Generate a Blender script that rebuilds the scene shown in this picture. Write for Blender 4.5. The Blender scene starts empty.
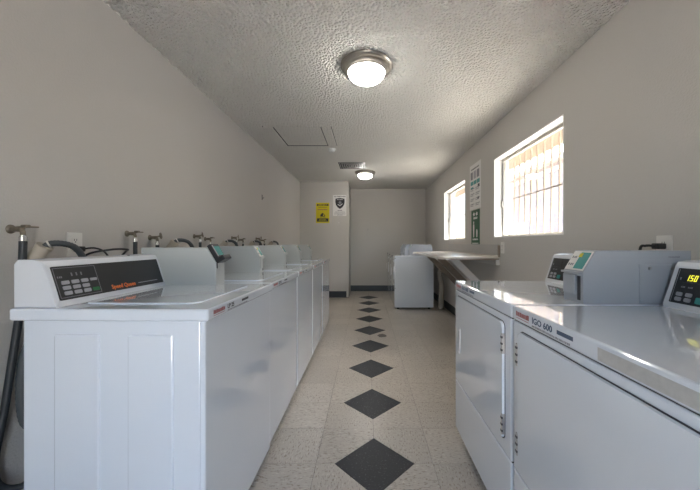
import bpy, bmesh, math, random
from mathutils import Matrix, Vector
random.seed(7)
scene = bpy.context.scene
COL = scene.collection
PI = math.pi

# ------------------------------------------------------------------ camera, sky, sun, exposure
CAMH = 1.15
cam = bpy.data.cameras.new('camera'); camo = bpy.data.objects.new('camera', cam); COL.objects.link(camo)
camo.location = (0, 0, CAMH); camo.rotation_euler = (PI/2, 0, 0)
cam.sensor_width = 36.0; cam.lens = 36*306/700
cam.shift_x = -16.7/700; cam.shift_y = -2/700
cam.clip_start = 0.02; cam.clip_end = 200
scene.camera = camo

world = bpy.data.worlds.new('sky'); scene.world = world; world.use_nodes = True
wn = world.node_tree; wn.nodes.clear()
wo = wn.nodes.new('ShaderNodeOutputWorld'); wb = wn.nodes.new('ShaderNodeBackground'); ws = wn.nodes.new('ShaderNodeTexSky')
ws.sky_type = 'NISHITA'; ws.sun_disc = False; ws.sun_elevation = math.radians(53); ws.sun_rotation = math.radians(90)
ws.air_density = 1.0; ws.dust_density = 2.0
wb.inputs['Strength'].default_value = 1.1
wn.links.new(ws.outputs[0], wb.inputs['Color']); wn.links.new(wb.outputs[0], wo.inputs['Surface'])

sun = bpy.data.lights.new('sun', 'SUN'); sun.energy = 28.0; sun.angle = math.radians(0.6); sun.color = (1, .95, .87)
suno = bpy.data.objects.new('sun', sun); COL.objects.link(suno)
suno.rotation_euler = Vector((-.60, .10, -.81)).to_track_quat('-Z', 'Y').to_euler()

def portal(name, loc, rot, sx, sy):        # guides sampling of the daylight that comes through an opening; gives no light of its own
    l = bpy.data.lights.new(name, 'AREA'); l.shape = 'RECTANGLE'; l.size = sx; l.size_y = sy
    l.cycles.is_portal = True
    o = bpy.data.objects.new(name, l); COL.objects.link(o); o.location = loc; o.rotation_euler = rot
portal('portal', (1.60, 2.79, 1.64), (0, PI/2, 0), .87, 1.20)
portal('portal', (1.60, 4.99, 1.64), (0, PI/2, 0), .87, 1.20)
portal('portal', (0, -1.06, 1.015), (PI/2, 0, 0), .68, 2.03)

scene.view_settings.view_transform = 'Standard'; scene.view_settings.look = 'None'
scene.view_settings.gamma = 1.0; scene.view_settings.use_curve_mapping = False
scene.view_settings.exposure = 1.0
LAMP = 20.0
cy = scene.cycles
cy.max_bounces = 10; cy.diffuse_bounces = 6; cy.glossy_bounces = 4; cy.transparent_max_bounces = 12
cy.sample_clamp_indirect = 6.0; cy.use_denoising = True
cy.caustics_reflective = False; cy.caustics_refractive = False

# ------------------------------------------------------------------ materials
def new_mat(name):
    m = bpy.data.materials.new(name); m.use_nodes = True
    return m, m.node_tree, m.node_tree.nodes['Principled BSDF']
MATS = {}
def plain(name, col, rough=.5, metal=0, coat=0, spec=.5, var=.04, vscale=6, bump=0, bscale=200, emit=None, estr=0):
    if name in MATS: return MATS[name]
    m, nt, b = new_mat(name)
    b.inputs['Roughness'].default_value = rough; b.inputs['Metallic'].default_value = metal
    b.inputs['Specular IOR Level'].default_value = spec
    b.inputs['Coat Weight'].default_value = coat; b.inputs['Coat Roughness'].default_value = .03
    tc = nt.nodes.new('ShaderNodeTexCoord')
    n = nt.nodes.new('ShaderNodeTexNoise'); n.inputs['Scale'].default_value = vscale; n.inputs['Detail'].default_value = 5
    nt.links.new(tc.outputs['Object'], n.inputs['Vector'])
    mx = nt.nodes.new('ShaderNodeMix'); mx.data_type = 'RGBA'
    mx.inputs['A'].default_value = tuple(c*(1-var) for c in col)+(1,)
    mx.inputs['B'].default_value = tuple(min(1, c*(1+var)) for c in col)+(1,)
    nt.links.new(n.outputs['Fac'], mx.inputs['Factor']); nt.links.new(mx.outputs['Result'], b.inputs['Base Color'])
    if bump:
        n2 = nt.nodes.new('ShaderNodeTexNoise'); n2.inputs['Scale'].default_value = bscale; n2.inputs['Detail'].default_value = 3
        nt.links.new(tc.outputs['Object'], n2.inputs['Vector'])
        bp = nt.nodes.new('ShaderNodeBump'); bp.inputs['Strength'].default_value = bump; bp.inputs['Distance'].default_value = .004
        nt.links.new(n2.outputs['Fac'], bp.inputs['Height']); nt.links.new(bp.outputs['Normal'], b.inputs['Normal'])
    if emit:
        b.inputs['Emission Color'].default_value = tuple(emit)+(1,); b.inputs['Emission Strength'].default_value = estr
    MATS[name] = m
    return m

wall_m = plain('wall_paint', (.530, .508, .478), .7, spec=.25, var=.03, vscale=1.6, bump=.5, bscale=110)
def ceiling_mat():
    m, nt, b = new_mat('popcorn_ceiling')
    tc = nt.nodes.new('ShaderNodeTexCoord')
    n = nt.nodes.new('ShaderNodeTexNoise'); n.inputs['Scale'].default_value = 38; n.inputs['Detail'].default_value = 4; n.inputs['Roughness'].default_value = .6
    v = nt.nodes.new('ShaderNodeTexVoronoi'); v.inputs['Scale'].default_value = 55
    nt.links.new(tc.outputs['Object'], n.inputs['Vector']); nt.links.new(tc.outputs['Object'], v.inputs['Vector'])
    ad = nt.nodes.new('ShaderNodeMath'); ad.operation = 'SUBTRACT'
    nt.links.new(n.outputs['Fac'], ad.inputs[0]); nt.links.new(v.outputs['Distance'], ad.inputs[1])
    bp = nt.nodes.new('ShaderNodeBump'); bp.inputs['Strength'].default_value = 1.0; bp.inputs['Distance'].default_value = .035
    nt.links.new(ad.outputs[0], bp.inputs['Height']); nt.links.new(bp.outputs['Normal'], b.inputs['Normal'])
    n3 = nt.nodes.new('ShaderNodeTexNoise'); n3.inputs['Scale'].default_value = 2
    nt.links.new(tc.outputs['Object'], n3.inputs['Vector'])
    mx = nt.nodes.new('ShaderNodeMix'); mx.data_type = 'RGBA'
    mx.inputs['A'].default_value = (.84, .82, .775, 1); mx.inputs['B'].default_value = (.90, .88, .835, 1)
    nt.links.new(n3.outputs['Fac'], mx.inputs['Factor']); nt.links.new(mx.outputs['Result'], b.inputs['Base Color'])
    b.inputs['Roughness'].default_value = .9; b.inputs['Specular IOR Level'].default_value = .1
    return m
ceil_m = ceiling_mat()
def tile_mat(name, base, dark, light, stretch, rough):
    m, nt, b = new_mat(name)
    tc = nt.nodes.new('ShaderNodeTexCoord'); oi = nt.nodes.new('ShaderNodeObjectInfo')
    off = nt.nodes.new('ShaderNodeVectorMath'); off.operation = 'ADD'
    comb = nt.nodes.new('ShaderNodeVectorMath'); comb.operation = 'SCALE'; comb.inputs[0].default_value = (31, 17, 5)
    nt.links.new(oi.outputs['Random'], comb.inputs['Scale'])
    nt.links.new(tc.outputs['Object'], off.inputs[0]); nt.links.new(comb.outputs[0], off.inputs[1])
    mp = nt.nodes.new('ShaderNodeMapping'); mp.inputs['Scale'].default_value = stretch
    nt.links.new(off.outputs[0], mp.inputs['Vector'])
    n = nt.nodes.new('ShaderNodeTexNoise'); n.inputs['Scale'].default_value = 105; n.inputs['Detail'].default_value = 4
    nt.links.new(mp.outputs[0], n.inputs['Vector'])
    rp = nt.nodes.new('ShaderNodeValToRGB'); cr = rp.color_ramp
    cr.elements[0].position = .34; cr.elements[0].color = dark+(1,)
    cr.elements[1].position = .72; cr.elements[1].color = light+(1,)
    e = cr.elements.new(.44); e.color = base+(1,); e = cr.elements.new(.60); e.color = base+(1,)
    nt.links.new(n.outputs['Fac'], rp.inputs['Fac'])
    hs = nt.nodes.new('ShaderNodeHueSaturation')
    mr = nt.nodes.new('ShaderNodeMapRange'); mr.inputs['To Min'].default_value = .93; mr.inputs['To Max'].default_value = 1.05
    nt.links.new(oi.outputs['Random'], mr.inputs['Value']); nt.links.new(mr.outputs[0], hs.inputs['Value'])
    nt.links.new(rp.outputs[0], hs.inputs['Color']); nt.links.new(hs.outputs[0], b.inputs['Base Color'])
    b.inputs['Roughness'].default_value = rough
    return m
tile_a = tile_mat('vinyl_tile_streaks_across', (.50, .452, .39), (.29, .245, .195), (.66, .62, .55), (.5, 1.3, 1), .30)
tile_b = tile_mat('vinyl_tile_streaks_along', (.50, .452, .39), (.29, .245, .195), (.66, .62, .55), (1.3, .5, 1), .30)
tile_d = tile_mat('vinyl_tile_charcoal', (.019, .023, .030), (.014, .017, .023), (.13, .135, .14), (1, 1, 1), .42)
grout_m = plain('tile_joint', (.10, .085, .07), .8)
base_m = plain('vinyl_cove_base', (.034, .040, .048), .45)
enamel = plain('white_enamel', (.725, .77, .83), .09, coat=1.0, var=.01)
enamel_d = plain('console_enamel', (.70, .72, .75), .25, coat=.1, var=.01)
box_m = plain('coin_box_paint', (.50, .52, .51), .35, var=.02)
dbox_m = plain('dryer_coin_box_paint', (.38, .40, .43), .35, var=.02)
seam_m = plain('seam_dark', (.05, .05, .055), .6)
black_m = plain('black_plastic', (.018, .018, .02), .35)
panel_m = plain('console_graphic', (.022, .023, .024), .28, var=.1)
rubber_m = plain('rubber_hose', (.030, .034, .038), .45)
hose_m = plain('grey_drain_hose', (.055, .062, .066), .5)
brass_m = plain('aged_brass', (.24, .21, .165), .42, metal=.85, var=.3, vscale=60)
chrome_m = plain('chrome', (.75, .75, .74), .15, metal=1)
nickel_m = plain('brushed_nickel', (.50, .46, .41), .32, metal=1)
steel_m = plain('hinge_steel', (.42, .41, .40), .4, metal=1)
white_m = plain('white_trim_paint', (.82, .81, .79), .45)
plate_m = plain('white_plastic', (.74, .72, .68), .35)
pvc_m = plain('aged_pvc', (.47, .42, .34), .5, var=.12, vscale=20)
btn_m = plain('keypad_grey', (.36, .36, .39), .5)
green_m = plain('keypad_green', (.02, .16, .05), .5)
teal_m = plain('teal_print', (.03, .27, .25), .4)
orange_m = plain('orange_print', (.85, .18, .03), .5)
red_m = plain('red_print', (.32, .11, .11), .5)
ink_m = plain('black_print', (.02, .02, .025), .5)
grey_ink = plain('grey_print', (.22, .22, .24), .5)
blue_ink = plain('navy_print', (.05, .08, .14), .5)
yellow_m = plain('yellow_sign', (.62, .52, .005), .5)
paper_m = plain('paper', (.72, .71, .69), .6)
wood_m = plain('brown_wood', (.27, .225, .18), .65, var=.25, vscale=14)
paintwood_m = plain('painted_wood', (.60, .58, .55), .55, var=.06)
lam_m = plain('laminate', (.60, .56, .50), .25, var=.03)
lam2_m = plain('grey_laminate', (.42, .41, .40), .4, var=.05)
alu_m = plain('mill_aluminium', (.45, .42, .38), .45, metal=.8)
bar_m = plain('cream_iron', (.42, .33, .25), .6)
stucco_m = plain('stucco', (.25, .195, .175), .9, bump=.4, bscale=40)
ground_m = plain('concrete', (.66, .62, .56), .9, var=.12, vscale=3)
eave_m = plain('eave_wood', (.46, .39, .32), .7, var=.2, vscale=9)
duct_m = plain('foil_duct', (.33, .30, .26), .5, metal=.3, bump=.5, bscale=60)
glow_m = plain('lamp_glass', (.9, .9, .88), .3, emit=(1, .965, .90), estr=LAMP)
led_m = plain('led_segments', (.3, .3, .02), .4, emit=(.85, .80, .05), estr=.7)
cord_m = plain('black_cord', (.012, .012, .013), .4)
residue_m = plain('sticker_residue', (.47, .47, .46), .6, var=.22, vscale=55)
hatch_m = ceil_m

def glass_mat():
    m = bpy.data.materials.new('window_glass'); m.use_nodes = True; nt = m.node_tree; nt.nodes.clear()
    o = nt.nodes.new('ShaderNodeOutputMaterial'); t = nt.nodes.new('ShaderNodeBsdfTransparent'); g = nt.nodes.new('ShaderNodeBsdfGlossy')
    t.inputs['Color'].default_value = (.95, .96, .95, 1); g.inputs['Roughness'].default_value = .02
    lw = nt.nodes.new('ShaderNodeLayerWeight'); pw = nt.nodes.new('ShaderNodeMath'); pw.operation = 'POWER'; pw.inputs[1].default_value = 5
    fr = nt.nodes.new('ShaderNodeMath'); fr.operation = 'MULTIPLY_ADD'; fr.inputs[1].default_value = .96; fr.inputs[2].default_value = .04
    nt.links.new(lw.outputs['Facing'], pw.inputs[0]); nt.links.new(pw.outputs[0], fr.inputs[0])
    mx = nt.nodes.new('ShaderNodeMixShader')
    nt.links.new(fr.outputs[0], mx.inputs[0]); nt.links.new(t.outputs[0], mx.inputs[1]); nt.links.new(g.outputs[0], mx.inputs[2])
    nt.links.new(mx.outputs[0], o.inputs['Surface'])
    return m
glass_m = glass_mat()

# ------------------------------------------------------------------ mesh helpers
def tag(o, label=None, cat=None, group=None, kind=None):
    if label: o['label'] = label
    if cat: o['category'] = cat
    if group: o['group'] = group
    if kind: o['kind'] = kind
    return o
def link(name, bm, mat, parent=None, smooth=False):
    me = bpy.data.meshes.new(name)
    bmesh.ops.recalc_face_normals(bm, faces=bm.faces)
    if smooth:
        for f in bm.faces: f.smooth = True
        for e in bm.edges:
            if len(e.link_faces) == 2 and e.calc_face_angle(0) > math.radians(40): e.smooth = False
    bm.to_mesh(me); bm.free()
    me.materials.append(mat)
    o = bpy.data.objects.new(name, me); COL.objects.link(o)
    if parent: o.parent = parent
    return o
def empty(name, loc=(0, 0, 0), rz=0):
    o = bpy.data.objects.new(name, None); COL.objects.link(o); o.location = loc; o.rotation_euler = (0, 0, rz); o.empty_display_size = .1
    return o
def add_box(bm, x0, x1, y0, y1, z0, z1, bev=0, seg=2, M=None):
    r = bmesh.ops.create_cube(bm, size=1.0)
    vs = r['verts']
    for v in vs:
        v.co = Vector(((x0+x1)/2+v.co.x*(x1-x0), (y0+y1)/2+v.co.y*(y1-y0), (z0+z1)/2+v.co.z*(z1-z0)))
        if M is not None: v.co = M @ v.co
    if bev:
        es = list({e for v in vs for e in v.link_edges})
        bmesh.ops.bevel(bm, geom=es, offset=bev, segments=seg, profile=.5, affect='EDGES')
def box(name, mat, parent, x0, x1, y0, y1, z0, z1, bev=0, seg=2, M=None):
    bm = bmesh.new(); add_box(bm, x0, x1, y0, y1, z0, z1, bev, seg, M)
    return link(name, bm, mat, parent)
def add_prism(bm, pts, h0, h1, M=None, bev=0):
    # polygon pts (2D) in local XY of M, extruded h0..h1 along local Z of M
    M = M or Matrix()
    a = [bm.verts.new(M @ Vector((p[0], p[1], h0))) for p in pts]
    b = [bm.verts.new(M @ Vector((p[0], p[1], h1))) for p in pts]
    n = len(pts)
    bm.faces.new(a[::-1]); top = bm.faces.new(b)
    sides = [bm.faces.new((a[i], a[(i+1) % n], b[(i+1) % n], b[i])) for i in range(n)]
    if bev:
        bmesh.ops.bevel(bm, geom=list(top.edges), offset=bev, segments=2, profile=.5, affect='EDGES')
def prism(name, mat, parent, pts, h0, h1, M=None, bev=0, smooth=False):
    bm = bmesh.new(); add_prism(bm, pts, h0, h1, M, bev)
    return link(name, bm, mat, parent, smooth)
def rrect(x0, x1, y0, y1, r, seg=5):
    pts = []
    for cx, cy_, a0 in ((x1-r, y1-r, 0), (x0+r, y1-r, 90), (x0+r, y0+r, 180), (x1-r, y0+r, 270)):
        for k in range(seg+1):
            a = math.radians(a0+90*k/seg); pts.append((cx+r*math.cos(a), cy_+r*math.sin(a)))
    return pts
def circ(r, n=16, cx=0, cy_=0):
    return [(cx+r*math.cos(2*PI*k/n), cy_+r*math.sin(2*PI*k/n)) for k in range(n)]
def lathe(name, mat, parent, prof, n=32, M=None, smooth=True):
    M = M or Matrix(); bm = bmesh.new(); rings = []
    for r, z in prof:
        if r < 1e-6: rings.append([bm.verts.new(M @ Vector((0, 0, z)))])
        else: rings.append([bm.verts.new(M @ Vector((r*math.cos(2*PI*k/n), r*math.sin(2*PI*k/n), z))) for k in range(n)])
    for A, B in zip(rings, rings[1:]):
        for k in range(n):
            k2 = (k+1) % n
            if len(A) == 1 and len(B) == 1: continue
            if len(A) == 1: bm.faces.new((A[0], B[k], B[k2]))
            elif len(B) == 1: bm.faces.new((A[k], A[k2], B[0]))
            else: bm.faces.new((A[k], A[k2], B[k2], B[k]))
    return link(name, bm, mat, parent, smooth)
def smooth_path(pts, sub=6):
    P = [Vector(p) for p in pts]; out = []
    for i in range(len(P)-1):
        p0 = P[max(i-1, 0)]; p1 = P[i]; p2 = P[i+1]; p3 = P[min(i+2, len(P)-1)]
        for k in range(sub):
            t = k/sub
            out.append(.5*((2*p1)+(p2-p0)*t+(2*p0-5*p1+4*p2-p3)*t*t+(3*p1-p0-3*p2+p3)*t**3))
    out.append(P[-1]); return out
def add_tube(bm, pts, r, n=10, rib=0):
    up = Vector((0, 0, 1)); prev = None; N = len(pts); nrm = None
    for i, p in enumerate(pts):
        t = (pts[min(i+1, N-1)]-pts[max(i-1, 0)]).normalized()
        if nrm is None:
            nrm = t.orthogonal().normalized()
        else:
            nrm = (nrm - t*nrm.dot(t)).normalized()
        bn = t.cross(nrm)
        rr = (r(i/(N-1)) if callable(r) else r)*(1+(rib if i % 2 else -rib))
        ring = [bm.verts.new(p+nrm*rr*math.cos(2*PI*k/n)+bn*rr*math.sin(2*PI*k/n)) for k in range(n)]
        if prev:
            for k in range(n): bm.faces.new((prev[k], prev[(k+1) % n], ring[(k+1) % n], ring[k]))
        else: bm.faces.new(ring[::-1])
        prev = ring
    bm.faces.new(prev)
def tube(name, mat, parent, pts, r, n=10, sub=6, rib=0):
    bm = bmesh.new(); add_tube(bm, smooth_path(pts, sub) if sub else [Vector(p) for p in pts], r, n, rib)
    return link(name, bm, mat, parent, True)
def frame(origin, v, t):
    v = Vector(v).normalized(); t = Vector(t).normalized(); n = v.cross(t)
    M = Matrix.Identity(4)
    for i, a in enumerate((v, t, n)): M[0][i], M[1][i], M[2][i] = a
    M.translation = Vector(origin); return M
def text(name, s, mat, parent, M, x, y, size, ax='LEFT', ext=.0003, shear=0, sx=1.0):
    c = bpy.data.curves.new('txt', 'FONT'); c.body = s; c.size = size; c.extrude = ext; c.align_x = ax; c.shear = shear; c.resolution_u = 2; c.offset = size*.022
    o = bpy.data.objects.new('txt', c); COL.objects.link(o)
    dg = bpy.context.evaluated_depsgraph_get()
    me = bpy.data.meshes.new_from_object(o.evaluated_get(dg))
    bpy.data.objects.remove(o); bpy.data.curves.remove(c)
    for v in me.vertices: v.co = M @ Vector((v.co.x*sx+x, v.co.y+y, v.co.z+ext))
    me.materials.clear(); me.materials.append(mat); me.name = name
    r = bpy.data.objects.new(name, me); COL.objects.link(r); r.parent = parent
    return r
def glyph_bars(name, mat, parent, M, x0, x1, y, h, th=.0004, gap=.35, seedk=0):
    # a line of print too small to read: broken strokes
    rnd = random.Random(seedk); bm = bmesh.new(); x = x0
    while x < x1-h*.3:
        w = h*rnd.uniform(.45, .75)
        add_box(bm, x, min(x+w, x1), y, y+h*rnd.uniform(.8, 1), 0, th, M=M); x += w+h*gap*rnd.uniform(.4, 1.6)
    return link(name, bm, mat, parent)
def copy_tree(o, parent=None):
    c = o.copy(); COL.objects.link(c); c.parent = parent
    for ch in list(o.children): copy_tree(ch, c)
    return c

# ------------------------------------------------------------------ room shell
XL, XR, YB, YF, YC, ZC = -1.41, 1.41, -1.0, 7.33, 6.45, 2.446
XC = -.383
WT = .16
def struct(o): o['kind'] = 'structure'; return o
def wall_with_openings(name, mat, axis, p0, p1, a0, a1, z0, z1, holes):
    # slab between p0..p1 on the normal axis, a0..a1 along the wall, with rectangular holes (a,b,za,zb)
    bm = bmesh.new(); xs = sorted({a0, a1, *[h[0] for h in holes], *[h[1] for h in holes]})
    for A, B in zip(xs, xs[1:]):
        zs = [z0]; hh = [h for h in holes if h[0] <= A+1e-6 and h[1] >= B-1e-6]
        segs = [(z0, z1)] if not hh else [(z0, hh[0][2]), (hh[0][3], z1)]
        for s, e in segs:
            if e-s < 1e-4: continue
            if axis == 'x': add_box(bm, p0, p1, A, B, s, e)
            else: add_box(bm, A, B, p0, p1, s, e)
    bmesh.ops.remove_doubles(bm, verts=bm.verts, dist=1e-5)
    return struct(link(name, bm, mat))
W1 = (2.19, 3.39, 1.21, 2.075); W2 = (4.39, 5.58, 1.20, 2.065)
wall_with_openings('wall_left', wall_m, 'x', XL-WT, XL, YB-WT, YC, 0, ZC, [])
wall_with_openings('wall_right', wall_m, 'x', XR, XR+WT, YB-WT, YF+WT, 0, ZC, [W1, W2])
wall_with_openings('wall_far', wall_m, 'y', YF, YF+WT, XC-WT, XR, 0, ZC, [])
DOOR = (-.34, .34, 0, 2.03)
wall_with_openings('wall_back', wall_m, 'y', YB-WT, YB, XL, XR, 0, ZC, [DOOR])
# closet block at the far left: front wall and return wall
bm = bmesh.new(); add_box(bm, XL-WT, XC, YC, YC+.12, 0, ZC); add_box(bm, XC-.12, XC, YC+.12, YF, 0, ZC)
struct(link('wall_closet', bm, wall_m))
struct(box('ceiling', ceil_m, None, XL-WT, XR+WT, YB-WT, YF+WT, ZC, ZC+.12))
roof = struct(box('roof', eave_m, None, XL-WT-.5, 2.24, YB-WT-.35, YF+WT+.5, ZC+.125, ZC+.20))

# corner strip of the closet wall and hinge
cs = struct(box('trim_1', wall_m, None, XC-.045, XC+.006, YC-.008, YC, .0, ZC-.02, .003))
hinge = empty('closet_hinge', (XC+.006, YC+.02, 2.06)); tag(hinge, 'small dark metal hinge at the corner of the closet wall', 'hinge')
box('hinge_leaf', seam_m, hinge, 0, .006, -.018, .03, -.08, .07, .001); prism('hinge_pin', steel_m, hinge, circ(.006, 10), -.085, .075, Matrix.Translation((.010, -.014, 0)))

# floor slab + separate vinyl tiles
T = .305; CX = .041; D0 = 1.596; HD = .207
floor = struct(box('floor', grout_m, None, XL-WT, XR+WT, YB-WT, YF+WT, -.10, -.0025))
def tile_mesh(pts, mat, name):
    bm = bmesh.new(); add_prism(bm, pts, -.0025, 0, None, .0006)
    me = bpy.data.meshes.new(name); bmesh.ops.recalc_face_normals(bm, faces=bm.faces); bm.to_mesh(me); bm.free(); me.materials.append(mat); return me
g = .0008; tile_cache = {}
def put_tile(pts, cx, cy_, mat, name='floor_tile'):
    key = (tuple((round(a, 4), round(b, 4)) for a, b in pts), mat.name)
    if key not in tile_cache: tile_cache[key] = tile_mesh(pts, mat, name)
    o = bpy.data.objects.new(name, tile_cache[key]); COL.objects.link(o); o.location = (cx, cy_, 0); o.parent = floor
    return o
diamonds = {D0+.61*k for k in range(-4, 9)}
i0 = -5; i1 = 5; j0 = math.floor((YB-D0)/T); j1 = math.ceil((YF-D0)/T)
for i in range(i0, i1):
    for j in range(j0, j1):
        x0, x1 = max(CX+i*T, XL), min(CX+(i+1)*T, XR); y0, y1 = max(D0+j*T, YB), min(D0+(j+1)*T, YF)
        if x1-x0 < .02 or y1-y0 < .02: continue
        if x1 <= XC-.12 and y0 >= YC+.12: continue
        cx, cyy = (x0+x1)/2, (y0+y1)/2
        X0, X1, Y0, Y1 = x0-cx+g, x1-cx-g, y0-cyy+g, y1-cyy-g
        pts = [(X0, Y0), (X1, Y0), (X1, Y1), (X0, Y1)]
        if i in (-1, 0):
            jd = j if j % 2 == 0 else j+1
            if any(abs(D0+jd*T-d) < .01 for d in diamonds):
                c = HD+.001
                if i == -1 and jd == j: pts = [(X0, Y0), (X1-c, Y0), (X1, Y0+c), (X1, Y1), (X0, Y1)]
                elif i == -1: pts = [(X0, Y0), (X1, Y0), (X1, Y1-c), (X1-c, Y1), (X0, Y1)]
                elif jd == j: pts = [(X0+c, Y0), (X1, Y0), (X1, Y1), (X0, Y1), (X0, Y0+c)]
                else: pts = [(X0, Y0), (X1, Y0), (X1, Y1), (X0+c, Y1), (X0, Y1-c)]
        put_tile(pts, cx, cyy, tile_a if (i+j) % 2 else tile_b)
for d in sorted(diamonds):
    if d > YB+.2:
        put_tile([(0, -HD+.001), (HD-.001, 0), (0, HD-.001), (-HD+.001, 0)], CX, d, tile_d, 'diamond_tile')

prism('stain', plain('floor_stain', (.13, .115, .10), .5), floor, [(.19+.055*math.cos(k*PI/7)*(1+.15*math.sin(3*k)), 3.80+.07*math.sin(k*PI/7)*(1+.12*math.cos(2*k))) for k in range(14)], .0, .0004)

# vinyl cove base
def cove(name, pts0, pts1, nrm, h=.118):
    # profile run from pts0 to pts1 (xy), projecting along nrm
    p0, p1, n = Vector((*pts0, 0)), Vector((*pts1, 0)), Vector((*nrm, 0))
    prof = [(0, 0), (.016, 0), (.010, .006), (.005, .018), (.004, h-.003), (.002, h), (0, h)]
    bm = bmesh.new(); A = [bm.verts.new(p0+n*a+Vector((0, 0, z))) for a, z in prof]; B = [bm.verts.new(p1+n*a+Vector((0, 0, z))) for a, z in prof]
    m = len(prof)
    for k in range(m): bm.faces.new((A[k], A[(k+1) % m], B[(k+1) % m], B[k]))
    bm.faces.new(A[::-1]); bm.faces.new(B)
    return struct(link(name, bm, base_m))
cove('baseboard_left', (XL, YB), (XL, YC), (1, 0)); cove('baseboard_right', (XR, YB), (XR, YF), (-1, 0))
cove('baseboard_far', (XC, YF), (XR, YF), (0, -1), .135); cove('baseboard_closet', (XL, YC), (XC+.004, YC), (0, -1), .135)

# ------------------------------------------------------------------ windows
def window(name, w, label):
    y0, y1, z0, z1 = w
    r = struct(empty(name, (XR, y0, z0)))
    Wd, H = y1-y0, z1-z0; t = .008
    # white painted jamb boards lining the opening
    box('jamb', white_m, r, 0, WT-.004, 0, t, 0, H); box('jamb', white_m, r, 0, WT-.004, Wd-t, Wd, 0, H)
    box('jamb_head', white_m, r, 0, WT-.004, t, Wd-t, H-t, H); box('window_sill', white_m, r, 0, WT-.004, t, Wd-t, 0, t)
    fx0, fx1 = .088, .118; fw = .026
    for a, b, c, d in ((t, t+fw, t, H-t), (Wd-t-fw, Wd-t, t, H-t)): box('frame_stile', alu_m, r, fx0, fx1, a, b, c, d, .002)
    for c, d in ((t, t+fw*.8), (H-t-fw, H-t)): box('frame_rail', alu_m, r, fx0, fx1, t+fw, Wd-t-fw, c, d, .002)
    box('pane', glass_m, r, .101, .105, t+fw, Wd-t-fw, t+fw*.8, H-t-fw)
    latch = box('latch', alu_m, r, .072, .09, Wd-t-fw+.004, Wd-t-.004, H*.38, H*.46, .003)
    # wrought bars outside
    gr = empty('window_grille', (XR+WT+.05, y0, z0)); tag(gr, label, 'window bars')
    n = 11
    for k in range(n):
        yy = .04+(Wd-.08)*k/(n-1)
        box('bar', bar_m, gr, -.008, .008, yy-.006, yy+.006, -.05, H+.05, .001)
    for zz in (-.03, H*.49, H+.03):
        box('cross_rail', bar_m if zz != H*.49 else wood_m, gr, -.015, -.008, 0, Wd, zz-.006, zz+.006)
    for yy in (.04, Wd-.04):
        for zz in (-.03, H+.03): box('wall_bracket', bar_m, gr, -.05, -.008, yy-.01, yy+.01, zz-.008, zz+.008)
window('window_1', W1, 'cream iron window bars outside the window nearer the dryer pair')
window('window_2', W2, 'cream iron window bars outside the window nearer the far wall')

# outside: ground, eave with rafters, house across the yard
struct(box('ground', ground_m, None, -12, 30, -20, 30, -.30, -.101))
eave = empty('eave', (XR+WT, 3, ZC)); tag(eave, 'wooden roof eave with exposed rafters above the windows', 'eave')
box('fascia', eave_m, eave, .61, .645, -5, 6, -.18, .12)
box('soffit_boards', eave_m, eave, .0, .61, -5, 6, .09, .12)
for k in range(22): box('rafter', eave_m, eave, .0, .61, -4.8+k*.5, -4.75+k*.5, -.05, .09)
nb = empty('neighbour_house', (9, 5, -.1)); tag(nb, 'pale pink stucco house across the yard outside the windows', 'house')
box('wall', stucco_m, nb, 0, .3, -9, 16, 0, 5.1)
box('wall_band', eave_m, nb, -.05, 0, -9, 16, 4.7, 4.9); box('roof', eave_m, nb, -.4, 1, -9.3, 16.3, 5.1, 5.25)
for yy in (-3, 1.5, 7, 12):
    f = box('window', white_m, nb, -.04, 0, yy, yy+1.2, 1.2, 2.4); box('window_glass', alu_m, f, -.05, -.04, yy+.08, yy+1.12, 1.28, 2.32)

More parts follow.
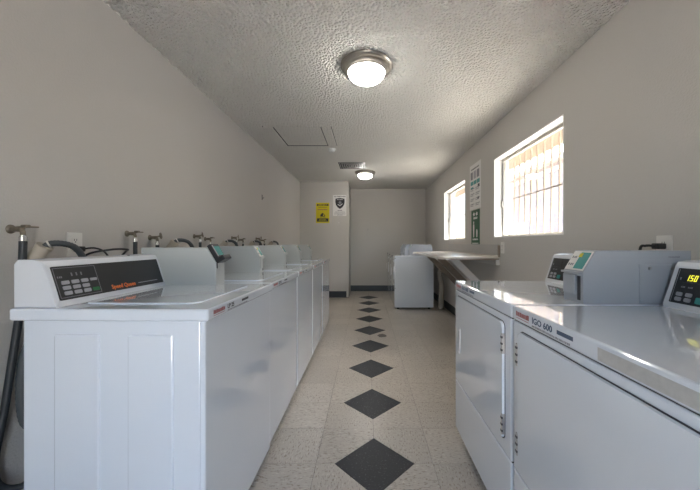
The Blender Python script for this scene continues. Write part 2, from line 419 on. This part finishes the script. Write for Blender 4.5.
# ------------------------------------------------------------------ machines (local: front faces +x at x=0, back -x, y 0..W left to right)
def face_front(x=0): return frame((x, 0, 0), (0, 1, 0), (0, 0, 1))
def build_console(r, W, top, v0, v1, kind, D):
    prof = [(-.515, top), (-.518, top+.012), (-.560, top+.142), (-.568, top+.155), (-.600, top+.160), (-D+.012, top+.160), (-D, top+.145), (-D, top)]
    M = Matrix(((1, 0, 0, 0), (0, 0, -1, v1), (0, 1, 0, 0), (0, 0, 0, 1)))
    c = prism('console', enamel_d, r, prof, 0, v1-v0, M, .004)
    F = frame((-.518, v0, top+.012), (0, 1, 0), (-.042, 0, .130)); L = v1-v0; S = .1366
    fasc = prism('control_panel', panel_m, r, rrect(.018, L-.012, .008, S-.008, .004, 3), -.002, .0015, F)
    screw = lathe('screw', black_m, r, [(0, .003), (.004, .003), (.005, 0)], 10, Matrix.Translation((-.585, v0+L*.72, top+.158)))
    if kind == 'washer':
        bm = bmesh.new(); a, b, c0, d = .022, .180, .015, S-.014; w = .0018
        for q in ((a, b, c0, c0+w), (a, b, d-w, d), (a, a+w, c0, d), (b-w, b, c0, d)): add_box(bm, *q, .0015, .0021, M=F)
        link('panel_outline', bm, grey_ink, fasc)
        for i in range(3):
            for j in range(3): prism('button', btn_m, fasc, rrect(.038+i*.036, .065+i*.036, .024+j*.019, .037+j*.019, .003, 2), .0015, .004, F)
        prism('start_button', green_m, fasc, rrect(.146, .173, .024, .037, .003, 2), .0015, .004, F); prism('button', btn_m, fasc, rrect(.146, .173, .064, .074, .002, 2), .0015, .004, F)
        glyph_bars('panel_print', grey_ink, fasc, F, .030, .046, .086, .007, .0022, seedk=1)
        for i in range(3): box('indicator', grey_ink, fasc, 0.080+i*.018, .085+i*.018, .090, .102, .0015, .0022, M=F)
        text('lettering', 'Speed Queen', orange_m, fasc, F @ Matrix.Translation((0, 0, .0015)), .228, .018, .024, sx=.95)
        box('print_stripe', btn_m, fasc, .37, L-.05, .024, .027, .0015, .0021, M=F)
    else:
        bm = bmesh.new(); w = .0012
        for a in (.018, .023): add_box(bm, a, a+w, .012, S-.012, .0015, .0020, M=F)
        link('panel_outline', bm, btn_m, fasc)
        disp = box('display_window', black_m, fasc, .042, .108, S-.056, S-.022, .0015, .0025, M=F)
        if kind == 'dryer_lit':
            segs = {'1': 'bc', '5': 'afgcd', '0': 'abcdef'}; hh = .020; ww = .0085; th = .0022
            pos = {'a': (0, ww, hh-th, hh), 'd': (0, ww, 0, th), 'g': (0, ww, hh/2-th/2, hh/2+th/2), 'f': (0, th, hh/2, hh), 'e': (0, th, 0, hh/2), 'b': (ww-th, ww, hh/2, hh), 'c': (ww-th, ww, 0, hh/2)}
            for q, ch in enumerate('150'):
                bm = bmesh.new(); sh = Matrix(((1, .14, 0, .052+q*.0125), (0, 1, 0, S-.050), (0, 0, 1, 0), (0, 0, 0, 1)))
                for sgm in segs[ch]:
                    p = pos[sgm]; add_box(bm, p[0], p[1], p[2], p[3], .0025, .0032, M=F @ sh)
                link('digit', bm, led_m, fasc)
        for i in range(2):
            for j in range(2): prism('button', btn_m, fasc, rrect(.036+i*.030, .056+i*.030, .016+j*.017, .029+j*.017, .004, 3), .0015, .004, F)
        prism('start_button', teal_m, fasc, rrect(.100, .124, .016, .036, .003, 2), .0015, .004, F)
        for i in range(2): glyph_bars('panel_print', grey_ink, fasc, F, .044+i*.022, .058+i*.022, .062, .006, .0022, seedk=3+i)
        box('indicator', btn_m, fasc, .033, .037, S-.048, S-.040, .0015, .0022, M=F)
        text('lettering', 'Speed Queen', orange_m, fasc, F @ Matrix.Translation((0, 0, .0015)), .26, .018, .024, sx=.95)
def build_coin_box(r, W, top, v0, v1, reader, box_m=box_m):
    cb_top = top+.192
    u0 = -.26; dz = .076; du = .046
    prof = [(u0, top), (u0, cb_top-dz), (u0-du, cb_top), (-.645, cb_top), (-.645, top)]
    M = Matrix(((1, 0, 0, 0), (0, 0, -1, v1), (0, 1, 0, 0), (0, 0, 0, 1)))
    c = prism('coin_box', box_m, r, prof, 0, v1-v0, M, .003)
    F = frame((u0, v0, cb_top-dz), (0, 1, 0), (-du, 0, dz)); L = v1-v0; S = math.hypot(du, dz)
    if reader:
        bm = bmesh.new(); add_box(bm, .004, L-.004, .0, S+.01, 0, .022, .003, M=F); add_box(bm, .004, L-.004, -.006, .020, .0, .048, .004, M=F)
        rd = link('card_reader', bm, black_m, r)
        box('reader_screen', teal_m, rd, .02, L-.014, .030, S-.006, .022, .0232, M=F); box('reader_bezel', btn_m, rd, .010, .02, .026, S+.002, .022, .0228, M=F)
        box('card_slot', seam_m, rd, .02, L-.02, -.0005, .006, .046, .0485, M=F)
        b2 = box('reader_cable', cord_m, rd, u0-.002, u0+.004, v0+.006, v0+.012, cb_top-dz-.03, cb_top-dz)
    else:
        fr = box('meter_plate', plate_m, c, .006, L-.006, .004, S-.004, 0, .0015, M=F)
        box('meter_screen', teal_m, c, L*.44, L-.012, .010, S-.010, .0015, .0022, M=F)
        box('meter_print', yellow_m, c, L*.40, L*.56, S*.66, S-.014, .0022, .0026, M=F)
        glyph_bars('meter_text', grey_ink, c, F, .012, L*.38, S*.25, .01, .0022, seedk=11)
        glyph_bars('meter_text', grey_ink, c, F, .012, L*.38, S*.6, .01, .0022, seedk=12)
        box('shelf_lip', box_m, c, u0, u0+.012, v0+.002, v1-.002, cb_top-dz-.008, cb_top-dz-.001, .001)
        box('coin_slot', seam_m, c, u0-.001, u0+.0012, v1-.030, v1-.014, top+.012, cb_top-dz-.016)
        box('vault_door', box_m, c, u0, u0+.006, v0+.006, v1-.036, top+.030, cb_top-dz-.014, .0015)
    # key plate on the right-hand cheek of the box
    P = frame((-.46, v1, top), (-1, 0, 0), (0, 0, 1))
    kp = box('key_plate', box_m, c, 0, .19, .004, .142, 0, .004, .001, M=P)
    for a in (.035, .115): lathe('lock', steel_m, kp, [(0, .006), (.006, .006), (.007, .003)], 12, P @ Matrix.Translation((a, .13, 0)))
    glyph_bars('box_print', grey_ink, c, P, .105, .145, .168, .004, .0006, seedk=5)
def lip_label(r, mat1, name2, W, z0, h, start):
    F = face_front(0.0); 
    glyph_bars('maker_print', red_m, r, F, start, start+.082, z0+h*.40, h*.36, .0005, .10, seedk=21)
    box('print_rule', red_m, r, start, start+.08, z0+h*.25, z0+h*.29, 0, .0005, M=F)
    text('lettering', name2, mat1, r, F, start+.10, z0+h*.38, h*.55, sx=1.1)
    box('print_block', mat1, r, start+.225, start+.29, z0+h*.45, z0+h*.68, 0, .0005, M=F)
    glyph_bars('maker_print', grey_ink, r, F, start+.10, start+.28, z0+h*.14, h*.13, .0005, .3, seedk=22)
def feet(r, W, D, z):
    for x in (-.07, -D+.07):
        for y in (.06, W-.06):
            f = lathe('foot', black_m, r, [(0, 0), (.022, 0), (.022, .012), (.010, .016), (.010, z+.002), (0, z+.002)], 12, Matrix.Translation((x, y, 0)))
def make_washer(reader):
    W, D, H, zb, lip = .650, .66, .934, .055, .040
    r = empty('washer')
    bm = bmesh.new(); add_box(bm, -D+.04, -.03, .008, W-.008, zb, H-lip, .004); cab = link('cabinet', bm, enamel, r)
    # pressed ribs of the side panels
    for yy, s in ((.008, -1), (W-.008, 1)):
        for a in (.118, .362):
            M = frame((-a, yy, 0), (-1, 0, 0) if s > 0 else (1, 0, 0), (0, 0, 1))
            xs = (0, .15) if s > 0 else (-.15, 0)
            prism('side_panel', enamel, cab, rrect(xs[0], xs[1], zb+.06, H-lip-.045, .006, 3), 0, .006, M, .005)
    bm = bmesh.new(); add_box(bm, -.032, -.012, .006, W-.006, zb, H-lip-.001, .005, 3); link('front_panel', bm, enamel, r)
    bm = bmesh.new(); add_box(bm, -D, 0, 0, W, H-lip, H, .007, 3); tp = link('top_panel', bm, enamel, r)
    prism('lid', enamel, r, rrect(-.50, -.085, .085, W-.085, .04, 6), H-.001, H+.005, Matrix(), .004)
    box('lid_seam', seam_m, tp, -.50, -.495, .085, W-.085, H-.001, H+.0008)
    build_console(r, W, H, .014, W-.095, 'washer', D); build_coin_box(r, W, H, W-.092, W-.002, reader)
    lip_label(r, ink_m, 'LP 25', W, H-lip, lip, .035); feet(r, W, D, zb)
    return r
def make_dryer(hinge_right, lit, residue, zb=.085):
    W, D, H, lip = .695, .68, .930, .048
    r = empty('dryer')
    box('cabinet', enamel, r, -D, -.022, .004, W-.004, zb, H-lip, .004)
    box('front_panel', enamel, r, -.024, -.001, .004, W-.004, .365, H-lip-.0025, .006, 3)
    box('access_panel', enamel, r, -.024, -.001, .004, W-.004, zb, .3625, .006, 3)
    box('seam_strip', seam_m, r, -.026, -.006, .006, W-.006, .355, .372); box('seam_strip', seam_m, r, -.026, -.006, .006, W-.006, H-lip-.006, H-lip+.002)
    box('top_panel', enamel, r, -D, 0, 0, W, H-lip, H, .007, 3)
    F = face_front(-.001)
    d0, d1 = .052, W-.052
    prism('door_groove_shade', seam_m, r, rrect(d0-.003, d1+.003, .412, .857, .026, 6), 0, .0015, F)  # dark slab colouring in the shaded groove around the door
    door = prism('door', enamel, r, rrect(d0, d1, .415, .854, .024, 6), 0, .011, F, .004)
    hy = d1-.001 if hinge_right else d0+.001
    for zz in (.475, .775):
        hg = box('hinge', steel_m, door, hy-.005, hy+.005, zz-.038, zz+.038, .001, .014, .002, M=F)
        for q in (-.024, 0, .024): box('hinge_knuckle', seam_m, hg, hy-.0052, hy+.0052, zz+q-.004, zz+q+.004, .010, .0145, M=F)
    ha = d0+.070 if hinge_right else d1-.062
    hd = prism('door_handle', white_m, door, rrect(ha-.013, ha+.013, .548, .684, .012, 5), .010, .0145, F, .002)
    prism('finger_recess', btn_m, hd, rrect(ha-.006, ha+.006, .56, .672, .006, 4), .0140, .0150, F)
    build_console(r, W, H, .015, W-.118, 'dryer_lit' if lit else 'dryer', D); build_coin_box(r, W, H, W-.115, W-.005, False, dbox_m)
    lip_label(r, blue_ink, 'IGO 600', W, H-lip, lip, .028); feet(r, W, D, zb)
    if residue: box('sticker_patch', residue_m, r, .40, .61, H-lip+.007, H-.012, 0, .0004, M=face_front(0))
    return r

wl = ['top-load washer with a black card reader, beside the beige drain pipe', 'second washer of the row counted from the one with the card reader',
      'middle washer of the row of five, two from either end', 'fourth washer in the row, second from the wall with the yellow sign',
      'last washer of the row, closest to the wall with the yellow sign']
w0 = make_washer(True); w1 = make_washer(False); washers = [w0, w1]
for k in range(2, 5): washers.append(copy_tree(w1))
for k, w in enumerate(washers):
    w.location = (-.515, .993+k*.665, 0); w.rotation_euler.z = math.radians(-.9) if k == 0 else 0; tag(w, 'white '+wl[k], 'washer', 'row of white top-load washers')
dn = make_dryer(False, True, True); dn.location = (.515, 1.082, 0); dn.rotation_euler.z = PI
tag(dn, 'white dryer with lit yellow digits and worn sticker patch on its top edge', 'dryer', 'white front-load dryers')
df = make_dryer(True, False, False); df.location = (.515, 1.785, 0); df.rotation_euler.z = PI
tag(df, 'white dryer with a vertical door handle, between the lit-display dryer and the folding table', 'dryer', 'white front-load dryers')
dfar = make_dryer(True, False, False, .028)
for k, s in enumerate(('first of three beyond the folding table', 'middle one of the three beyond the folding table', 'the one touching the far wall')):
    c = copy_tree(dfar) if k else dfar; c.rotation_euler.z = PI; c.scale = (1, .945, 1); c.location = (.482, 5.31+.657+k*.664, 0)
    tag(c, 'white dryer, '+s, 'dryer', 'white front-load dryers')
duct = tube('vent_duct', duct_m, None, [(1.25, 5.25, .93), (1.27, 5.23, .78), (1.25, 5.22, .6), (1.28, 5.22, .42), (1.27, 5.22, .2), (1.28, 5.25, .03)], .045, 14, 10, .08)
tag(duct, 'crinkled foil vent duct hanging between the dryer and the wall', 'duct')

# ------------------------------------------------------------------ plumbing on the left wall
def make_tap(wheel):
    r = empty('water_tap')        # origin on the wall face, +x into the room
    X = Matrix(((0, 0, 1, 0), (0, 1, 0, 0), (-1, 0, 0, 0), (0, 0, 0, 1)))
    lathe('escutcheon', brass_m, r, [(0, .012), (.012, .012), (.022, .004), (.023, 0), (0, 0)], 20, X)
    bm = bmesh.new(); add_tube(bm, [Vector((.008, 0, 0)), Vector((.03, 0, 0)), Vector((.062, 0, 0))], lambda t: .011+.004*t, 12)
    add_tube(bm, [Vector(p) for p in ((.055, 0, .004), (.066, 0, -.014), (.068, 0, -.030))], .011, 12); link('tap_body', bm, brass_m, r, True)
    stem = tube('stem', brass_m, r, [(.058, 0, .005), (.078, .010, .012), (.085, .013, .014)], .006, 8, 2)
    if wheel:
        Hm = frame((.088, .015, .015), (-.4, 1, 0), (-.2, 0, 1))
        bm = bmesh.new(); n = 16
        ring = [Hm @ Vector((.024*math.cos(2*PI*k/n), .024*math.sin(2*PI*k/n), 0)) for k in range(n+1)]
        add_tube(bm, ring, .0045, 6)
        for k in range(3):
            a = PI*k/3; add_tube(bm, [Hm @ Vector((.022*math.cos(a), .022*math.sin(a), 0)), Hm @ Vector((-.022*math.cos(a), -.022*math.sin(a), 0))], .003, 6)
        link('handle', bm, brass_m, r, True)
    else:
        bm = bmesh.new(); add_box(bm, .066, .098, -.012, .012, .006, .022, .004); add_box(bm, .074, .090, .008, .058, .008, .016, .003); link('handle', bm, brass_m, r)
    nut = lathe('hose_nut', chrome_m, r, [(0, -.030), (.013, -.030), (.013, -.036), (.016, -.038), (.016, -.060), (.011, -.063), (.0, -.063)], 12, Matrix.Translation((.068, 0, 0)))
    return r
tap_a, tap_b = make_tap(False), make_tap(True)
ordn = ['the washer with the card reader', 'the second washer of the row', 'the middle washer of the row', 'the fourth washer of the row', 'the last washer of the row']
first = {True: True, False: True}
for k in range(5):
    ys = (1.212, 1.33) if k == 0 else ((1.80, 1.99) if k == 1 else (1.80+.70*(k-1), 1.97+.70*(k-1)))
    zs = (1.205, 1.205) if k == 0 else (1.205, 1.185)
    for q in (0, 1):
        if k == 0 and q == 1: continue
        wheel = (k == 1 and q == 1) or (k >= 2 and q == 0)
        src = tap_b if wheel else tap_a
        t = src if first[wheel] else copy_tree(src); first[wheel] = False
        t.location = (XL, ys[q], zs[q]); t.scale = (.72, .8, .8)
        tag(t, ('brass wall tap with a black hose, behind ' if k == 0 else ('brass tap nearer the wall outlet behind ' if q == 0 else 'brass tap farther from the wall outlet behind '))+ordn[k], 'tap', 'hose taps on the wall')
        y = ys[q]; z = zs[q]-.048; x = XL+.068*.72
        if k == 0:
            h = tube('fill_hose', rubber_m, None, [(x, y, z), (x+.002, y-.005, z-.1), (x, y-.01, .9), (x-.02, y-.04, .55), (x-.03, y-.07, .28), (x+.01, y-.02, .20), (x+.06, y+.04, .26), (x+.09, y+.07, .30)], .0125, 12, 8)
            tag(h, 'black rubber hose hanging from the tap beside the drain pipe', 'hose', 'fill hoses')
        else:
            h = tube('fill_hose', rubber_m, None, [(x, y, z), (x, y, z-.08), (x+.004, y, .85), (x+.02, y+.02, .55), (x+.09, y+.05, .42)], .011, 10, 6)
            tag(h, 'black hose on the tap '+('nearer' if q == 0 else 'farther from')+' the outlet behind '+ordn[k], 'hose', 'fill hoses')
        if k >= 2 and q == 1:
            pass
# drain pipe (beige elbow on the wall) with corrugated grey hose, one behind each washer
def make_drain(full):
    r = empty('drain_pipe')
    Mx = frame((.022, -.012, -.045), Vector((.5, .74, .46)).orthogonal(), Vector((.5, .74, .46)).cross(Vector((.5, .74, .46)).orthogonal()))
    bm = bmesh.new(); add_tube(bm, [Vector(p) for p in ((.0, .035, -.11), (.03, .038, -.07), (.085, .045, .010))], lambda t: .034-.003*t, 16)
    link('pipe', bm, pvc_m, r, True)
    tube('pipe_rim', pvc_m, r, [(.078, .044, .0), (.087, .0455, .013)], .0345, 16, 0)
    tube('drain_hose', hose_m, r, [(.060, .042, -.025), (.10, .060, .024), (.145, .125, .012), (.165, .165, -.05), (.165, .18, -.14), (.14, .18, -.35)], .0155, 12, 14, .04)
    tube('hose_clip', plate_m, r, [(.092, .054, .0205), (.097, .058, .0235)], .019, 12, 0)
    return r
dp = make_drain(True); dp.scale = (.85, .8, .8); dp.location = (XL, 1.235, 1.128); tag(dp, 'beige plastic drain pipe with a thick grey hose, beside the wall outlet', 'drain pipe', 'drain pipes')
for k in range(1, 5):
    c = copy_tree(dp); c.location = (XL, 2.10+.70*(k-1) if k == 1 else 2.17+.70*(k-1), 1.15); tag(c, 'beige drain pipe with grey hose, behind '+ordn[k], 'drain pipe', 'drain pipes')
for pts, nm in (([(XL+.016, 1.03, .98), (XL+.022, 1.04, .8), (XL+.022, 1.055, .5), (XL+.022, 1.06, .34), (XL+.024, 1.075, .22), (XL+.03, 1.10, .30), (XL+.03, 1.105, .36)], 'long grey drain hose looping low beside the washer with the card reader'),
               ([(XL+.165, 1.14, .80), (XL+.155, 1.12, .72), (XL+.152, 1.115, .60), (XL+.16, 1.12, .50), (XL+.175, 1.14, .46)], 'short grey hose bulging out behind the washer with the card reader')):
    tag(tube('grey_hose', hose_m, None, pts, .016, 12, 10, .03), nm, 'hose')
loop = tube('black_cable', cord_m, None, [(XL+.09, 1.62, 1.06), (XL+.15, 1.60, 1.105), (XL+.22, 1.52, 1.118), (XL+.20, 1.44, 1.118), (XL+.12, 1.40, 1.09), (XL+.10, 1.40, 1.0)], .005, 8, 8)
tag(loop, 'thin black cable arching over the washer console by the card reader', 'cable')

# wall outlets
def outlet(name, loc, rz, label, plug=True, single=False):
    r = empty(name, loc, rz); tag(r, label, 'outlet')
    Fp = frame((0, 0, 0), (0, 1, 0), (0, 0, 1))
    prism('cover_plate', plate_m, r, rrect(-.038, .038, -.058, .058, .005, 3), 0, .006, Fp, .002)
    for zz in (.021, -.021):
        s = prism('socket', plate_m, r, rrect(-.016, .016, zz-.014, zz+.014, .008, 4), .006, .0075, Fp)
        for a in (-.006, .006): box('slot', seam_m, s, a-.0012, a+.0012, zz-.003, zz+.007, .007, .0080, M=Fp)
        prism('ground_slot', seam_m, s, circ(.0028, 8, 0, zz-.008), .007, .0080, Fp)
    lathe('screw', steel_m, r, [(0, .0075), (.003, .0075), (.003, .006)], 8, Fp)
    return r
outlet('wall_outlet', (XL, 1.474, 1.142), 0, 'white duplex wall outlet beside the beige drain pipe')
pc = empty('power_cord', (XL, 1.474, 1.121)); tag(pc, 'black plug and cord in the outlet beside the drain pipe', 'cord')
box('plug', black_m, pc, .008, .045, -.014, .014, -.013, .013, .004)
tube('cord', cord_m, pc, [(.043, 0, 0), (.075, .03, .004), (.10, .06, -.02), (.11, .07, -.08), (.10, .07, -.3)], .0045, 8, 8)
outlet('wall_outlet', (XR, 1.447, 1.128), PI, 'wall outlet with a black plug above the dryer coin box')
pd = empty('power_cord', (XR, 1.447, 1.135)); tag(pd, 'black plug and cord in the outlet above the dryer coin box', 'cord')
box('plug', black_m, pd, -.05, -.008, -.018, .018, -.014, .014, .005)
tube('cord', cord_m, pd, [(-.048, 0, 0), (-.08, .012, .002), (-.10, .02, -.02), (-.10, .02, -.2)], .006, 8, 6)
outlet('wall_outlet', (XR, 3.17, 1.10), PI, 'beige wall outlet beside the near end of the folding table')

# ------------------------------------------------------------------ folding table on the right wall
tb = empty('folding_table', (XR, 3.24, 1.0)); tag(tb, 'beige laminate folding table fixed to the wall on three diagonal braces', 'table')
TL = 1.97; TX = -.62
slab = [(0, 0), (0, TL), (TX, TL), (TX, .10), (TX+.03, .03), (TX+.10, 0)]
prism('table_top', lam_m, tb, slab[::-1], -.012, .012, Matrix.Rotation(math.radians(-2.0), 4, 'Y') @ Matrix.Translation((0, 0, .006)), .003)
box('edge_strip', wood_m, tb, TX+.10, -.01, -.004, 0, -.028, -.014)
box('backsplash', lam2_m, tb, -.018, 0, 0.01, TL, .012, .135, .002)
box('end_board', wood_m, tb, -.02, 0, -.008, .01, .0, .125)
box('wall_cleat', paintwood_m, tb, -.04, 0, 0.0, TL, -.085, -.014)
for k, (yy, mt) in enumerate(((.16, paintwood_m), (.87, wood_m), (1.60, wood_m))):
    # 2x4 brace at 45 degrees from the front of the top to the wall
    M = Matrix(((1, 0, 0, 0), (0, 0, -1, yy+.045), (0, 1, 0, 0), (0, 0, 0, 1)))
    prism('brace', mt, tb, [(-.50, -.02), (-.40, -.02), (0, -.42), (0, -.52)], 0, .045, M, .002)
    box('brace_rail', mt, tb, -.52, -.04, yy, yy+.045, -.05, -.012) if k else None

# ------------------------------------------------------------------ signs and wall fittings
def sign(name, loc, rz, w, h, mat, label, cat='sign'):
    r = empty(name, loc, rz); tag(r, label, cat)
    F = frame((0, 0, 0), (0, 1, 0), (0, 0, 1))     # +x is the face
    box('board', mat, r, -w/2, w/2, 0, h, 0, .003, .0008, M=F)
    return r, F
R90 = -PI/2
r, F = sign('warning_sign', (-.927, YC, 1.57), R90, .285, .43, yellow_m, 'yellow warning sign with black bands on the closet wall')
for a, b in ((.36, .405), (.03, .10)): box('black_band', ink_m, r, -.122, .122, a, b, .003, .0036, M=F)
glyph_bars('band_print', yellow_m, r, F, -.095, .095, .371, .024, .0042, .3, seedk=31)
glyph_bars('band_print', yellow_m, r, F, -.075, .075, .072, .014, .0042, .3, seedk=32); glyph_bars('band_print', yellow_m, r, F, -.085, .085, .045, .014, .0042, .3, seedk=33)
glyph_bars('sign_print', ink_m, r, F, -.09, .09, .325, .012, .0036, .3, seedk=34); glyph_bars('sign_print', red_m, r, F, -.105, .105, .272, .026, .0036, .25, seedk=35)
prism('camera_symbol', ink_m, r, [(-.05, .135), (.05, .135), (.05, .165), (.02, .20), (-.015, .215), (-.03, .19), (-.05, .175)], .003, .0036, F)
prism('symbol_lens', yellow_m, r, circ(.016, 14, .02, .165), .0036, .0042, F)
glyph_bars('sign_print', ink_m, r, F, -.06, .06, .11, .010, .0036, .3, seedk=36)
r, F = sign('security_notice', (-.563, YC, 1.722), R90, .295, .44, paper_m, 'white notice with a black shield emblem on the closet wall', 'sign')
text('lettering', 'NO TRESPASSING', ink_m, r, F.copy() @ Matrix.Translation((0, 0, .003)), 0, .395, .030, 'CENTER', sx=1.02)
sh = [(-.095, .36), (-.06, .368), (0, .375), (.06, .368), (.095, .36), (.098, .29), (.085, .23), (.05, .18), (0, .145), (-.05, .18), (-.085, .23), (-.098, .29)]
prism('shield', ink_m, r, sh, .003, .0036, F)
prism('shield_star', grey_ink, r, [((.045 if k % 2 else .02)*math.cos(PI/2+k*PI/6), .28+(.045 if k % 2 else .02)*math.sin(PI/2+k*PI/6)) for k in range(12)], .0036, .0042, F)
prism('shield_band', paper_m, r, [(-.05, .235), (0, .205), (.055, .25), (.05, .262), (0, .222), (-.045, .248)], .0036, .0042, F)
glyph_bars('shield_print', paper_m, r, F, -.06, .06, .335, .016, .0042, .25, seedk=40)
glyph_bars('notice_print', ink_m, r, F, -.05, .05, .108, .014, .0036, .25, seedk=41)
for q, (a, zz) in enumerate(((.10, .078), (.12, .055), (.12, .032), (.06, .012))): glyph_bars('notice_print', grey_ink, r, F, -a, a, zz, .012, .0036, .3, seedk=42+q)
sp = empty('light_switch', (-.585, YC, 1.52), R90); tag(sp, 'small painted switch plate below the shield notice', 'switch plate')
Fp = frame((0, 0, 0), (0, 1, 0), (0, 0, 1)); prism('cover_plate', wall_m, sp, rrect(-.036, .036, 0, .115, .005, 3), 0, .006, Fp, .002); box('toggle', plate_m, sp, -.005, .005, .048, .068, .006, .016, .002, M=Fp)
ep = empty('breaker_panel', (-.053, YF, 1.29), R90); tag(ep, 'painted breaker panel box on the far wall', 'electrical panel')
box('panel_frame', wall_m, ep, -.165, .165, -.07, .43, 0, .008, .002, M=Fp); box('panel_door', wall_m, ep, -.108, .108, .0, .36, .008, .020, .003, M=Fp); box('door_latch', steel_m, ep, .075, .092, .16, .20, .020, .026, .002, M=Fp)

r, F = sign('instruction_poster', (XR, 3.976, 1.59), PI, .40, .595, paper_m, 'white instruction poster with a teal band between the windows', 'poster')
for q in range(3):
    x = -.165+q*.115
    box('picture', grey_ink if q != 1 else btn_m, r, x, x+.085, .40, .50, .003, .0035, M=F)
    box('teal_block', teal_m, r, x, x+.10, .325, .375, .003, .0035, M=F)
glyph_bars('poster_print', ink_m, r, F, -.14, .14, .525, .020, .0036, .3, seedk=50)
for q in range(4):
    for s in (-1, 1):
        glyph_bars('poster_print', grey_ink, r, F, -.17 if s < 0 else .02, -.02 if s < 0 else .17, .27-q*.068, .013, .0036, .3, seedk=60+2*q+s)
        glyph_bars('poster_print', grey_ink, r, F, -.17 if s < 0 else .02, -.06 if s < 0 else .14, .25-q*.068, .010, .0036, .3, seedk=80+2*q+s)
box('picture', ink_m, r, .10, .16, .27, .31, .003, .0035, M=F); box('picture', ink_m, r, .09, .14, .12, .15, .003, .0035, M=F); box('picture', teal_m, r, -.16, -.06, .275, .30, .003, .0035, M=F)
r, F = sign('green_sign', (XR, 3.964, 1.125), PI, .30, .455, plain('green_sign', (.012, .09, .035), .5), 'dark green sign hanging under the white instruction poster', 'sign')
for q, a in enumerate((-.05, .05)): prism('emblem', paper_m, r, [((.045 if k % 2 else .025)*math.cos(k*PI/5)+a, .40+(.03 if k % 2 else .018)*math.sin(k*PI/5)) for k in range(10)], .003, .0036, F)
glyph_bars('sign_print', paper_m, r, F, -.07, .07, .335, .030, .0036, .2, seedk=90)
prism('figure_symbol', paper_m, r, [(-.075, .10), (-.045, .10), (-.035, .23), (-.04, .27), (-.08, .27), (-.085, .23)], .003, .0036, F); prism('figure_symbol', paper_m, r, circ(.018, 12, -.06, .292), .003, .0036, F)
prism('figure_symbol', paper_m, r, [(.035, .10), (.075, .10), (.08, .17), (.07, .20), (.04, .20), (.03, .17)], .003, .0036, F)
glyph_bars('sign_print', paper_m, r, F, -.10, .10, .062, .022, .0036, .2, seedk=91); glyph_bars('sign_print', paper_m, r, F, -.11, .11, .016, .012, .0036, .1, seedk=92)
hk = empty('wall_hook', (XL, 4.12, 1.74)); tag(hk, 'small dark hook high on the bare wall above the washers', 'hook')
box('hook_plate', seam_m, hk, 0, .004, -.010, .010, -.01, .06, .001); tube('hook_arm', seam_m, hk, [(.003, 0, .02), (.02, 0, .012), (.025, 0, .03)], .003, 8, 4)

# ------------------------------------------------------------------ ceiling fittings
def ceiling_lamp(loc, label):
    r = empty('ceiling_lamp', loc); tag(r, label, 'ceiling lamp', 'dome ceiling lamps')
    lathe('metal_rim', nickel_m, r, [(0, 0), (.188, 0), (.190, -.008), (.184, -.018), (.176, -.021), (.174, -.032), (.160, -.036), (.157, -.047), (.142, -.051), (.136, -.056), (.128, -.050), (0, -.03)], 48)
    prof = [(.134, -.050)]
    for k in range(1, 13):
        a = PI/2*k/12; prof.append((.134*math.cos(a), -.050-.078*math.sin(a)))
    lathe('glass_dome', glow_m, r, prof, 40)
    lathe('finial', nickel_m, r, [(0, -.139), (.008, -.136), (.010, -.130), (.006, -.126), (0, -.126)], 14)
ceiling_lamp((-.002, 2.235, ZC), 'frosted dome ceiling lamp with nickel rim, nearer the access hatch than the vent')
ceiling_lamp((-.03, 5.60, ZC), 'frosted dome ceiling lamp with nickel rim, beside the ceiling vent')
vt = empty('ceiling_vent', (-.24, 5.12, ZC)); tag(vt, 'square louvred ceiling vent with dark gaps', 'vent')
box('duct_cavity', seam_m, vt, -.22, .22, -.22, .22, -.004, -.001)
def sq_ring(name, mat, o0, i0, z0, o1, i1, z1):
    bm = bmesh.new(); q = ((-1, -1), (1, -1), (1, 1), (-1, 1))
    R = [[bm.verts.new((a*h, b*h, z)) for a, b in q] for h, z in ((o0, z0), (o1, z1), (i1, z1), (i0, z0))]
    for n in range(4):
        A, B = R[n], R[(n+1) % 4]
        for k in range(4): bm.faces.new((A[k], A[(k+1) % 4], B[(k+1) % 4], B[k]))
    return link(name, bm, mat, vt)
sq_ring('vent_frame', ceil_m, .25, .228, -.001, .248, .230, -.007)
for a in range(6): sq_ring('louvre', lam2_m, .204-a*.036, .195-a*.036, -.006, .204-a*.036, .195-a*.036, -.009)
ht = empty('attic_hatch', (-.775, 3.73, ZC)); tag(ht, 'textured attic hatch panel with flat side trims in the ceiling', 'hatch')
box('hatch_panel', hatch_m, ht, -.262, .258, -.33, .318, -.005, -.002)
for a, b in ((-.375, -.275), (.272, .375)): box('trim_board', hatch_m, ht, a, b, -.34, .34, -.024, -.002, .004)
box('trim_board', hatch_m, ht, -.270, .268, -.36, -.335, -.014, -.002, .003)
for q in ((-.384, -.377, -.34, .34), (.377, .382, -.34, .34), (-.275, -.262, -.33, .34), (.258, .272, -.33, .34), (-.262, .258, .318, .340)): box('gap', seam_m, ht, *q, -.0052, -.002)  # solid dark strips painting in shade at the hatch gaps and trim edges
sd = empty('smoke_detector', (-.48, 4.22, ZC-.001)); tag(sd, 'small round white smoke detector at the corner of the hatch', 'smoke detector')
lathe('detector_base', white_m, sd, [(0, 0), (.055, 0), (.055, -.014), (0, -.014)], 24); lathe('detector_cap', white_m, sd, [(.048, -.014), (.044, -.032), (.030, -.038), (0, -.040)], 24)
